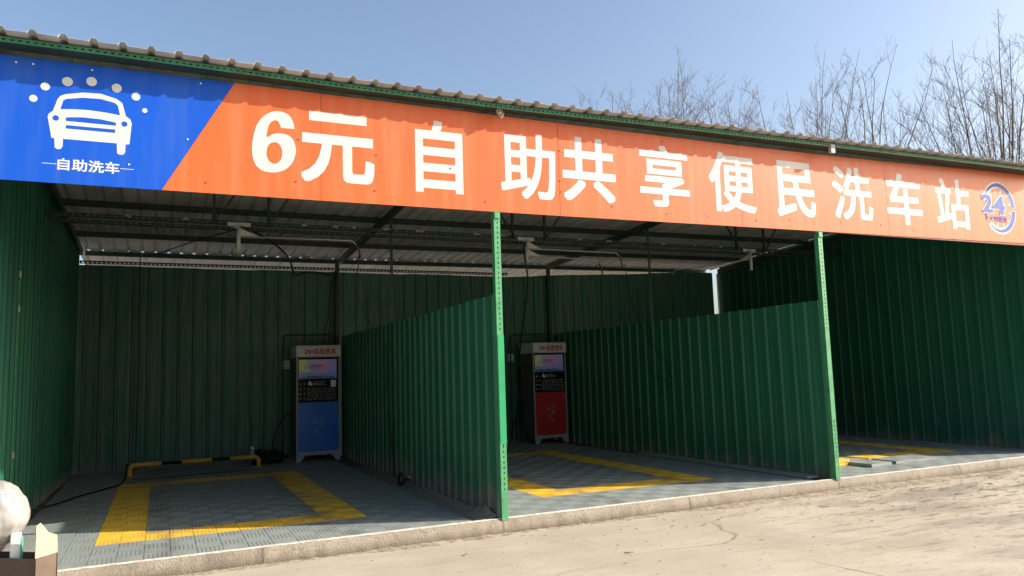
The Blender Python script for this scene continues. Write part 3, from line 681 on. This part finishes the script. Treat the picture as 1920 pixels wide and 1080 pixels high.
# ------------------------------------------------------------------ wash machines
def machine(x0, x1, yf, door, dtext, label, paper):
    H = 2.05; yb = yf+.62; xc = (x0+x1)/2
    e = empty('wash_machine', (xc, (yf+yb)/2, 0), label, 'vending machine', 'self service wash machines')
    MB().box(x0, x1, yf+.012, yb, .11, 1.83).build('cabinet', 'cab_dark', e, .006)
    MB().box(x0, x0+.028, yf-.006, yf+.010, .11, 1.83).box(x1-.028, x1, yf-.006, yf+.010, .11, 1.83).build('front_frame', 'cab_grey', e)
    # header with a leaning rounded front
    pr = [(yf-.035,1.845),(yf-.045,1.87),(yf-.045,2.0),(yf-.03,2.035),(yf+.0,2.05),(yb,2.05),(yb,1.835),(yf-.02,1.835)]
    mb = MB(); n = len(pr); mb.add([(x0-.005,y,z) for y, z in pr]+[(x1+.005,y,z) for y, z in pr], [(k,(k+1)%n,n+(k+1)%n,n+k)[::-1] for k in range(n)]+[tuple(range(n)), tuple(range(2*n-1,n-1,-1))])
    hd = mb.build('header', 'head_white', e)
    text('lettering', '24H自助洗车', (x0+.13, x1-.075, 1.880, 1.995), yf-.047, 'red_text', hd, .03, .0015)
    xi0, xi1 = x0+.03, x1-.03
    MB().box(xi0, xi1, yf-.004, yf+.010, 1.035, 1.825).build('front_glass', 'black_gloss', e)
    MB().box(xi0+.012, xi1-.03, yf-.007, yf-.0045, 1.455, 1.795).build('screen', 'screen', e)
    rs_ = random.Random(int(x1*77)); W_ = xi1-.03-(xi0+.012)
    for row, (zz, n_, hh) in enumerate(((1.70,6,.030),(1.655,5,.022),(1.61,7,.012))):
        x = xi0+.012+W_*.30; ad = MB()
        for q in range(n_):
            l = rs_.uniform(.018,.040); ad.box(x, x+l, yf-.0082, yf-.0071, zz-hh, zz); x += l+.009
        ad.build('screen_caption', 'plate_blue', e)
    ad = MB(); x = xi0+.012+W_*.05
    while x < xi1-.07:
        l = rs_.uniform(.015,.05); ad.box(x, x+l, yf-.0082, yf-.0071, 1.462, 1.475+rs_.uniform(.004,.045)); x += l+rs_.uniform(.002,.012)
    ad.build('screen_skyline', 'skyline', e)
    # print on the black panel
    k = 0; rr = random.Random(int(x0*100)); z = 1.40
    cp = MB()
    for row in range(3):
        z = 1.40-row*.028; cp.box(xc-.09, xc-.09+rr.uniform(.15,.24), yf-.0065, yf-.0045, z-.008, z)
    for row in range(7):
        z = 1.285-row*.033; x = xi0+.16
        while x < xi1-.05:
            l = rr.uniform(.02,.09); cp.box(x, min(x+l, xi1-.03), yf-.0055, yf-.0045, z-.007, z); x += l+.02
    cp.build('printed_text', 'panel_text', e)
    for q in range(8):
        flat('button', [circle(xi0+.04+(q%2)*.07, 1.36-(q//2)*.085, .012)], yf-.007, 'panel_text', e, .003)
    flat('drop_symbol', [[(xc-.16,1.335),(xc-.185,1.365),(xc-.155,1.42),(xc-.11,1.375),(xc-.10,1.345),(xc-.12,1.330)]], yf-.0062, 'white_plastic', e, .002)
    if paper: MB().box(xi1-.135, xi1-.045, yf-.008, yf-.0045, 1.30, 1.42).build('notice', 'white_plastic', e)
    d = MB().box(xi0, xi1, yf-.008, yf+.008, .175, 1.030).build('door', door, e, .003)
    MB().tube([(xi1-.055, yf-.008, .955), (xi1-.055, yf-.022, .955)], .013, 10).box(xi1-.060, xi1-.050, yf-.026, yf-.022, .915, .965).build('lock', 'galv', d)
    for ch, cx, cz, s in (('自', xc-.06, .70, .075), ('助', xc+.045, .64, .085), ('洗', xc-.035, .545, .08), ('车', xc+.03, .455, .075)):
        text('print', ch, (cx-s/2, cx+s/2, cz-s/2, cz+s/2), yf-.0098, dtext, d, .015, .0015)
    pts = [circle(xc+.06, .745, .04, 20), circle(xc+.06, .745, .026, 20)]
    flat('print', pts, yf-.0098, dtext, d, .0015)
    MB().box(x0+.001, x1-.001, yf-.007, yf+.010, .112, .172).build('plinth', 'cab_grey', e)
    for s in (0, 1):
        a, b, c = (x0, x0+.075, x0+.15) if s == 0 else (x1, x1-.075, x1-.15)
        vs = [(a,yf-.006,0),(b,yf-.006,0),(c,yf-.006,.111),(a,yf-.006,.111)]; vs += [(x,y+.03,z) for x, y, z in vs]
        MB().add(vs, [(0,1,2,3),(7,6,5,4),(0,4,5,1),(1,5,6,2),(2,6,7,3),(3,7,4,0)]).build('foot', 'cab_grey', e)
        MB().box(min(a,b), max(a,b), yb-.05, yb-.005, 0, .109).build('foot', 'cab_dark', e)
    return e
machine(-.955, -.185, 6.72, 'door_blue', 'door_text_b', 'tall self service wash machine with blue lower door', True)
machine(3.735, 4.49, 6.74, 'door_red', 'door_text_r', 'tall self service wash machine with red lower door', False)

# ------------------------------------------------------------------ wheel stops
def wheel_stop(x0, x1, y, label):
    e = empty('wheel_stop', ((x0+x1)/2, y, 0), label, 'wheel stop', 'tubular wheel stops')
    z = .17; r = .036; L = x1-x0
    def leg(x, s):
        pts = [(x, y, .0)]+[(x+s*.08*(1-math.cos(t)), y, z-.08+.08*math.sin(t)) for t in [k*math.pi/12 for k in range(7)]]+[(x+s*.46, y, z)]
        MB().tube(pts, r, 12).build('yellow_end', 'stop_yellow', e)
    leg(x0, 1); leg(x1, -1)
    MB().tube([(x0+.461, y, z), (x1-.461, y, z)], r*.72, 12).build('black_bar', 'stop_black', e)
    MB().tube([(x0+L/2-.22, y, z), (x0+L/2+.24, y, z)], r, 12).build('yellow_sleeve', 'stop_yellow', e)
    for x in (x0, x1): MB().box(x-.06, x+.06, y-.05, y+.05, .0012, .009).build('foot_plate', 'stop_yellow', e)
wheel_stop(-3.56, -1.60, 6.55, 'yellow and black tubular wheel stop in the bay with the blue machine')
wheel_stop(1.05, 3.04, 6.62, 'yellow and black tubular wheel stop mostly hidden behind the first partition')

# ------------------------------------------------------------------ spray booms
def boom(x, pipes, label, hose=None):
    e = empty('spray_boom', (x, 3.78, 3.50), label, 'spray boom', 'swivelling spray booms')
    MB().box(x-.14, x+.16, 3.762, 3.771, 3.575, 3.632).build('mounting_plate', 'white_metal', e, .002)
    MB().box(x-.065, x+.065, 3.70, 3.760, 3.540, 3.574).build('swivel_block', 'galv', e, .003)
    MB().tube([(x, 3.73, 3.539), (x, 3.73, 3.22)], .027, 12).build('swivel_tube', 'white_metal', e)
    for dz, ang, L in pipes:
        z = 3.43-dz; c, s = math.cos(R(ang)), math.sin(R(ang)); o = Vector((x, 3.73, z)); d = Vector((c, s, 0))
        pts = [o+d*.03, o+d*(L-.10)]+[o+d*(L-.10+.10*math.sin(t))+Vector((0,0,-.10*(1-math.cos(t)))) for t in [k*math.pi/14 for k in range(1,6)]]
        MB().tube(pts, .011, 8).build('pipe', 'steel', e)
        t = pts[-1]; q = (pts[-1]-pts[-2]).normalized()
        MB().tube(bez([t, t+q*.08+Vector((0,0,-.01)), t+q*.13+Vector((0,0,-.08))], 5), .014, 8).build('rubber_sleeve', 'red_rubber', e)
        n = Vector((-s, c, 0))*.003; a = o+d*.026+Vector((0,0,.11)); b = o+d*.026+Vector((0,0,.012)); f = o+d*.26+Vector((0,0,.012))
        MB().add([a-n,b-n,f-n,a+n,b+n,f+n], [(0,1,2),(5,4,3),(0,3,4,1),(1,4,5,2),(2,5,3,0)]).build('gusset', 'white_metal', e)
    return e
boom(-2.20, [(0, -2, 1.62)], 'spray boom hanging above the left bay, one pipe swung right')
boom(2.21, [(-.01, 1, 1.78), (.11, 4, 1.42)], 'spray boom with two parallel pipes above the bay with the red machine')
boom(6.88, [(.0, 105, 1.85)], 'spray boom near the right wall, pipe reaching back to the left')

# ------------------------------------------------------------------ hoses, cables, conduits
def hose(name, pts, r, mat, label, cat, grp=None, n=8):
    return tag(MB().tube(bez(pts, n), r, 7).build(name, mat), label, cat, grp)
hose('hose', [(-2.18,3.70,3.56),(-1.95,3.78,3.50),(-1.6,4.5,3.46),(-1.25,5.6,3.43),(-1.0,6.6,3.30),(-.82,7.1,3.40),(-.55,7.25,3.45),(-.2,7.42,3.42)], .016, 'cable', 'thick black hose sagging from the left boom back towards the wall', 'hose')
hose('hose', [(-2.24,3.70,3.52),(-2.7,4.6,3.50),(-3.2,6.0,3.52),(-3.44,7.0,3.66),(-3.50,7.40,3.60),(-3.50,7.44,3.1),(-3.49,7.46,2.0),(-3.50,7.47,.4),(-3.5,7.45,.02)], .009, 'cable', 'thin black cable from the left boom down the back wall', 'cable')
for dx, lab in ((-.0, 'leftmost'), (.10, 'middle'), (.19, 'rightmost')):
    hose('cable', [(-.13+dx*.3,7.40,3.50),(-.22+dx*.5,7.38,3.1),(-.26+dx*.8,7.40,2.6),(-.34+dx*1.0,7.38,2.3),(-.36+dx*1.0,7.36,2.07)], .010, 'cable', lab+' of three black cables dropping to the top of the blue machine', 'cable', 'cables above the blue machine')
hose('cable', [(2.19,3.70,3.55),(2.12,3.66,3.40),(2.20,3.72,2.9),(2.42,4.4,2.3),(2.9,5.6,1.75),(3.35,6.6,1.55),(3.52,7.0,1.0),(3.50,7.15,.3),(3.55,7.2,.05)], .014, 'cable', 'black hose hanging from the middle boom down beside the red machine', 'hose')
hose('cable', [(-.53,3.70,3.30),(-.54,3.72,3.1),(-.56,3.8,2.7),(-.30,3.9,2.2),(-.09,3.95,1.9),(-.08,3.95,1.2)], .0075, 'cable', 'thin black hose dropping from the tip of the left boom to the first partition', 'hose')
hose('cable', [(4.09,3.75,3.25),(4.15,3.70,2.6),(4.30,3.4,1.9),(4.40,3.1,1.45),(4.44,3.3,1.25),(4.46,3.7,1.45),(4.50,3.76,2.2)], .0075, 'cable', 'thin black hose looping down against the second partition', 'hose')
hose('conduit', [(-1.07,7.53,.05),(-1.07,7.53,1.2),(-1.06,7.53,2.15),(-1.05,7.53,2.25),(-.97,7.53,2.28),(-.5,7.53,2.285),(-.12,7.53,2.29)], .013, 'cable', 'black conduit bending over the blue machine on the back wall', 'pipe')
hose('conduit', [(3.60,7.53,.05),(3.60,7.53,1.2),(3.61,7.53,2.12),(3.64,7.53,2.22),(3.72,7.53,2.25),(4.1,7.53,2.26),(4.5,7.53,2.27)], .013, 'cable', 'black conduit bending over the red machine on the back wall', 'pipe')
hose('hose', [(-.99,7.05,.85),(-1.10,7.05,.80),(-1.25,7.05,.55),(-1.32,7.0,.25),(-1.35,6.9,.03),(-1.42,6.8,.03)], .019, 'rubber', 'black hose curving from the side of the blue machine to the floor', 'hose')
hose('hose', [(3.70,7.10,.85),(3.58,7.05,.78),(3.42,7.0,.50),(3.30,6.95,.2),(3.22,6.9,.03),(3.1,6.9,.03)], .019, 'rubber', 'black hose curving from the side of the red machine to the floor', 'hose')
hose('hose', [(-4.38,3.5,.035),(-4.25,3.9,.02),(-4.05,4.55,.012),(-3.80,5.05,.012),(-3.66,5.4,.012),(-3.62,5.9,.012),(-3.60,6.3,.05),(-3.60,6.55,.19)], .013, 'rubber', 'black hose lying on the mat from the left wall to the wheel stop', 'hose')
def gun():
    e = empty('spray_gun', (-.17, 2.95, 0), 'black spray gun lying at the foot of the first partition with its hose', 'spray gun')
    MB().tube(bez([(-.07,3.95,.95),(-.075,3.85,.7),(-.09,3.6,.35),(-.13,3.35,.10),(-.17,3.10,.03),(-.20,2.95,.02)], 6), .008, 7).build('hose', 'rubber', e)
    pts = [(-.20+.0*k, 2.90+.10*math.cos(k*math.pi/6)-.05, .09+.075*math.sin(k*math.pi/6)) for k in range(13)]
    MB().tube(pts, .016, 8).build('trigger_guard', 'rubber', e)
    MB().tube([(-.20,2.96,.02),(-.19,2.80,.05),(-.17,2.62,.13)], .02, 8).build('handle', 'rubber', e)
    MB().tube([(-.17,2.62,.13),(-.165,2.56,.15)], .016, 8).build('nozzle', 'galv', e)
gun()
def coil():
    e = empty('hose_coil', (-1.42, 6.85, 0), 'black hose coil heaped on the floor between wheel stop and blue machine', 'hose')
    rr = random.Random(8); mb = MB()
    for k in range(8):
        c = Vector((-1.40+rr.uniform(-.05,.10), 6.9+rr.uniform(-.05,.05), .03+k*.028)); q = []
        a = .26-k*.012
        for i in range(19):
            t = i/18*2*math.pi; q.append(c+Vector((a*math.cos(t), a*.6*math.sin(t), .02*math.sin(3*t+k))))
        mb.tube(q, .019, 6)
    mb.build('loops', 'rubber', e)
coil()
def bottle(x, y):
    e = empty('spray_bottle', (x, y, 0), 'small pale bottle standing behind the right end of the wheel stop', 'bottle')
    pr = [(0,.0),(.05,.002),(.052,.05),(.05,.20),(.035,.245),(.018,.26)]; mb = MB(); n = 14; vs = []
    for r_, z in pr[1:]:
        for k in range(n): vs.append((x+r_*math.cos(2*math.pi*k/n), y+r_*math.sin(2*math.pi*k/n), z))
    fs = [(i*n+k, i*n+(k+1)%n, (i+1)*n+(k+1)%n, (i+1)*n+k) for i in range(len(pr)-2) for k in range(n)]+[tuple(range(n))[::-1]]
    mb.add(vs, fs, True).build('body', 'cab_grey', e)
    MB().tube([(x,y,.26),(x,y,.31)], .028, 10).build('cap', 'white_plastic', e)
bottle(-1.66, 6.98)
# little notices on the back wall
for x, z, lab in ((-1.015, 1.725, 'small white notice plate on the back wall left of the blue machine'), (3.615, 1.765, 'small white notice plate on the back wall left of the red machine')):
    e = empty('notice_plate', (x, 7.56, z), lab, 'notice', 'notice plates on the back wall')
    MB().box(x-.065, x+.065, 7.545, 7.552, z-.075, z+.075).build('plate', 'white_plastic', e)
    mb = MB()
    for k, (a, b) in enumerate(((-.05,.05),(-.05,.03),(-.05,.05))): mb.box(x+a, x+b, 7.543, 7.5445, z+.045-k*.045-.02, z+.045-k*.045)
    mb.build('printed_bar', 'plate_blue', e)

def puddle(cx, cy, rx, ry, seed):
    rr = random.Random(seed); n = 40; ph = [rr.uniform(0,6.28) for _ in range(4)]; vs = []
    for k in range(n):
        t = 2*math.pi*k/n; f = 1+.22*math.sin(2*t+ph[0])+.14*math.sin(3*t+ph[1])+.10*math.sin(5*t+ph[2])+.06*math.sin(9*t+ph[3])
        vs.append((cx+rx*f*math.cos(t), cy+ry*f*math.sin(t), .0025))
    tag(MB().add(vs, [tuple(range(n))]).build('puddle', 'puddle'), kind='structure')
puddle(-3.0, 6.05, .48, .16, 1); puddle(-2.15, 6.12, .40, .14, 2); 
# ------------------------------------------------------------------ silt along the first partition
def silt():
    rr = random.Random(21); bm = bmesh.new(); nx, ny = 6, 90; y0, y1 = .03, 5.6; g = []
    for j in range(ny+1):
        y = y0+(y1-y0)*j/ny
        env = max(.12, 1-abs(y-.35)/.55)*.9+.35*max(0, 1-abs(y-1.3)/.8)+.25*max(0, 1-abs(y-2.1)/.6)
        env *= .75+.5*rr.random(); row = []
        for i in range(nx+1):
            x = -.285+.255*i/nx; h = .11*env*(i/nx)**2.2 if i else 0
            row.append(bm.verts.new((x, y, -.016+h+rr.uniform(0,.004))))
        g.append(row)
    for j in range(ny):
        for i in range(nx): bm.faces.new((g[j][i],g[j][i+1],g[j+1][i+1],g[j+1][i]))
    me = bpy.data.meshes.new('silt'); bm.to_mesh(me); bm.free(); me.materials.append(M['dirt'])
    for p in me.polygons: p.use_smooth = True
    o = bpy.data.objects.new('silt', me); COL.objects.link(o)
    tag(o, 'grey silt drifted along the foot of the first partition', 'dirt', kind='stuff')
silt()
def kerb_soil():
    rr = random.Random(17); bm = bmesh.new(); n = 520; x0, x1 = -5.5, 10.4; g = []; w0 = .06
    for i in range(n+1):
        x = x0+(x1-x0)*i/n
        w0 = max(.015, min(.20+.12*(x > 4), w0+rr.uniform(-.022,.022))); h = .012+.10*w0
        g.append([bm.verts.new((x, -.045, -.15+h*rr.uniform(.7,1.1))), bm.verts.new((x, -.07-w0*.4, -.15+h*.45*rr.uniform(.5,1.1))), bm.verts.new((x+rr.uniform(-.01,.01), -.075-w0, -.1575))])
    for i in range(n):
        for k in range(2): bm.faces.new((g[i][k+1], g[i+1][k+1], g[i+1][k], g[i][k]))
    me = bpy.data.meshes.new('soil'); bm.to_mesh(me); bm.free(); me.materials.append(M['soil'])
    for p in me.polygons: p.use_smooth = True
    o = bpy.data.objects.new('soil', me); COL.objects.link(o)
    tag(o, 'loose sandy soil gathered along the foot of the kerb', 'soil', kind='stuff')
kerb_soil()
def litter():
    rr = random.Random(33); mb = MB()
    for k in range(900):
        if k < 620: x = rr.gauss(5.2, 2.0); y = -abs(rr.gauss(.0, .75))-.09
        else: x = rr.uniform(-3, 9); y = rr.uniform(-4.5, -.1)
        s = rr.uniform(.002,.008)*(2.2 if rr.random() < .05 else 1); a = rr.uniform(0, 6.28); z = -.142
        c, q = math.cos(a), math.sin(a); l = s*rr.uniform(1,3.5)
        pts = [(-l,-s*.5),(l*.6,-s*.4),(l,s*.1),(0,s*.6)]
        vs = [(x+u*c-v*q, y+u*q+v*c, z+rr.uniform(0,.003)) for u, v in pts]; vs += [(p[0],p[1],p[2]+s*.45) for p in vs]
        mb.add(vs, [(3,2,1,0),(4,5,6,7),(0,1,5,4),(1,2,6,5),(2,3,7,6),(3,0,4,7)])
    tag(mb.build('ground_litter', 'litter'), 'scattered grit and dry crumbs on the pale yard in front of the kerb', 'litter', kind='stuff')
litter()

# ------------------------------------------------------------------ carton and bag at the lower left
def carton():
    c = Vector((-3.845, -1.30, 0)); d1 = Vector((.6,.8,0)); d2 = Vector((-.8,.6,0)); zt = .352; zb = -.15
    e = empty('cardboard_carton', (-4.0, -1.1, zb), 'open brown cardboard carton with one flap standing up at the lower left', 'carton')
    W, L = .18, .62; t = .005
    def slab(a, b, n, z0, z1, za=None, zb_=None):
        a = Vector(a); b = Vector(b); n = n*t
        return MB().add([(a.x,a.y,z0),(b.x,b.y,z0),(b.x,b.y,z1 if zb_ is None else zb_),(a.x,a.y,z1 if za is None else za),
                  (a.x+n.x,a.y+n.y,z0),(b.x+n.x,b.y+n.y,z0),(b.x+n.x,b.y+n.y,z1 if zb_ is None else zb_),(a.x+n.x,a.y+n.y,z1 if za is None else za)],
                 [(0,1,2,3),(7,6,5,4),(0,4,5,1),(1,5,6,2),(2,6,7,3),(3,7,4,0)])
    p0 = c; p1 = c+d1*W; p2 = c+d1*W+d2*L; p3 = c+d2*L
    b = MB()
    for a, q, n in ((p3,p0,d1),(p0+d2*t*1.2,p1+d2*t*1.2,d2),(p1,p2,-d1),(p2-d2*t*1.2,p3-d2*t*1.2,-d2)):
        sl = slab(a, q, n, zb+.002, zt); b.add(sl.v, sl.f)
    b.box(-4.2,-4.0,-1.1,-.95,zb+.001,zb+.006)
    b.build('box', 'card_shaded', e)
    # flap with a torn sloping top
    prof = [(0,zt+.001),(0,.558),(.035,.572),(.06,.545),(.10,.50),(W-.012,.472),(W-.005,.46),(W,.40),(W,zt+.001)]
    n = len(prof); vs = []
    for q in (0, t):
        for s, z in prof: p = c+d1*s+d2*(q+.006); vs.append((p.x,p.y,z))
    MB().add(vs, [tuple(range(n)), tuple(range(2*n-1,n-1,-1))]+[(k,k+n,(k+1)%n+n,(k+1)%n) for k in range(n)]).build('flap', 'card', e)
carton()
def bag():
    bm = bmesh.new(); bmesh.ops.create_icosphere(bm, subdivisions=5, radius=1)
    rr = random.Random(2)
    import mathutils
    for v in bm.verts:
        p = v.co.copy(); z = p.z
        r = 1.0 if z > -.1 else 1.0-.55*min(1, (-.1-z)/.9)**1.1
        n1 = mathutils.noise.noise(p*1.6+Vector((3,1,7))); n2 = mathutils.noise.noise(p*4.5+Vector((1,9,2))); n3 = abs(mathutils.noise.noise(Vector((p.x*3,p.y*3,p.z*1.2))))
        a_ = math.atan2(p.y, p.x); fold = abs(math.sin(a_*4.5+2.2*n1+1.3*p.z)); k = 1+.11*n1+.04*n2-.05*n3-.05*(1-fold)**3*(1-abs(z)*.3)-.03*abs(mathutils.noise.noise(p*9))
        v.co = Vector((p.x*.215*r*k, p.y*.17*r*k, z*.255*k))
    for f in bm.faces: f.smooth = True
    me = bpy.data.meshes.new('plastic_bag'); bm.to_mesh(me); bm.free(); me.materials.append(M['bag'])
    o = bpy.data.objects.new('plastic_bag', me); COL.objects.link(o); o.location = (-4.135, -1.03, .585)
    rg = [Vector((-4.02+.030*math.cos(t), -1.215+.008*math.sin(t), .735+.022*math.sin(t)-.02*math.cos(t))) for t in [k*math.pi/8 for k in range(17)]]
    h = MB().tube(rg, .004, 6).build('tie', 'galv', o)
    tag(o, 'bulging pale translucent plastic bag sitting in the open carton', 'plastic bag')
bag()
def pack():
    e = empty('milk_pack', (-3.985, -1.13, .30), 'small white and green pack between plastic bag and carton flap', 'pack')
    MB().box(-4.01, -3.955, -1.16, -1.10, .22, .50).build('body', 'white_plastic', e, .004)
    MB().box(-3.9549, -3.945, -1.155, -1.105, .24, .47).build('green_side', 'pack_green', e)
pack()

# ------------------------------------------------------------------ bare trees behind the shed
def tree(x, y, H, el0, nl, seed, label, trunk_h=.28, fine=1.0, lean=(0,0)):
    rr = random.Random(seed); e = empty('bare_tree', (x, y, -.15), label, 'tree', 'bare winter trees behind the shed')
    tr = MB(); tw = MB(); th = H*trunk_h
    base = Vector((x, y, -.15)); top = base+Vector((lean[0]*th, lean[1]*th, th))
    tr.tube(bez([base, base+(top-base)*.5+Vector((rr.uniform(-.1,.1),rr.uniform(-.1,.1),0)), top], 4), [.17-.05*k/8 for k in range(9)], 7)
    def grow(mb, p, d, L, r, seg, up, wob):
        pts = [p.copy()]; rs = [r]; dirs = [d.copy()]
        for k in range(seg):
            d = (d+Vector((rr.gauss(0,wob), rr.gauss(0,wob), up))).normalized(); p = p+d*(L/seg); pts.append(p.copy()); rs.append(max(.003, r*(1-.88*(k+1)/seg))); dirs.append(d.copy())
        mb.tube(pts, rs, 5 if r > .03 else 3, cap=False); return pts, rs, dirs
    def twigs(pts, rs, ds, n, k0):
        for b in range(n):
            k = min(int(k0+(len(pts)-1-k0)*(b+rr.random())/n), len(pts)-2)
            a2 = rr.uniform(0, 6.28); side = Vector((math.cos(a2), math.sin(a2), 0)); f = 1-k/len(pts)
            d2 = (ds[k]*rr.uniform(.8,1.2)+side*rr.uniform(.5,.95)).normalized()
            p2, r2, e2 = grow(tw, pts[k], d2, (.55+1.9*f)*rr.uniform(.5,1.15)*H/13, max(.007, rs[k]*.38), 6, .07, .09)
            for c in range(int(rr.randint(5,9)*fine)):
                q = rr.randint(1, 5); a3 = rr.uniform(0, 6.28)
                d3 = (e2[q]+Vector((math.cos(a3), math.sin(a3), rr.uniform(-.1,.4)))*rr.uniform(.5,.95)).normalized()
                p3, r3, e3 = grow(tw, p2[q], d3, rr.uniform(.25,.8)*(.6+.6*f), .005, 3, .05, .14)
                for g in range(rr.randint(0,2)):
                    a4 = rr.uniform(0, 6.28); grow(tw, p3[1+g], (e3[1]+Vector((math.cos(a4), math.sin(a4), .3))*.8).normalized(), rr.uniform(.12,.35), .004, 2, .03, .1)
    for i in range(nl):
        az = 2*math.pi*(i*.618+rr.uniform(-.05,.05)); t_ = (i+.5)/nl
        el = 88-(88-el0)*t_**.7+rr.uniform(-3,3)
        d = Vector((math.cos(az)*math.cos(R(el)), math.sin(az)*math.cos(R(el)), math.sin(R(el)))).normalized()
        st = base+(top-base)*rr.uniform(.70, 1.0)
        L = (H-th)*(1.06-.34*t_)*rr.uniform(.86, 1.06)
        pts, rs, ds = grow(tr, st, d, L, rr.uniform(.036,.060)*(1-.3*t_), 13, .030, .034)
        twigs(pts, rs, ds, int(9*fine), 3)
        for c in range(2):                                              # forks of the limb
            k = rr.randint(3, 8); a2 = rr.uniform(0, 6.28)
            d2 = (ds[k]+Vector((math.cos(a2), math.sin(a2), .1))*rr.uniform(.22,.42)).normalized()
            p2, r2, e2 = grow(tr, pts[k], d2, L*(1-k/13)*rr.uniform(.75,1.02), rs[k]*.72, 9, .035, .06)
            twigs(p2, r2, e2, int(6*fine), 2)
    tr.build('trunk', 'bark', e); tw.build('crown', 'twig', e)
tree(10.6, 14.9, 12.7, 82, 3, 1, 'slender bare tree, leftmost of those standing clear above the roof', .45, .8)
tree(13.75, 15.0, 13.1, 68, 10, 2, 'bare tree with several upright limbs right of the slender leftmost one', .30, 1.0)
tree(15.0, 13.3, 12.4, 80, 5, 23, 'low bare tree between the two broader fan shaped ones', .42, .9)
tree(16.7, 11.2, 12.9, 66, 11, 4, 'tallest bare tree, broad fan of long limbs above the middle of the roof', .28, .8)
tree(18.0, 9.9, 12.6, 76, 6, 15, 'bare tree overlapping the right side of the tallest one', .30, .7)
tree(18.7, 8.7, 7.6, 82, 2, 6, 'short bare tree in the gap beside the dense right hand tree', .45, .8)
tree(18.1, 6.1, 11.1, 62, 17, 7, 'dense bare tree with a rounded crown near the right', .26, .85)
tree(18.9, 4.2, 8.7, 66, 8, 8, 'bare tree cut off by the right edge of the photo', .28, .75)
tree(6.2, 17.6, 11.6, 80, 2, 9, 'bare twig tips of a tree barely rising over the roof left of the others', .5, .5)
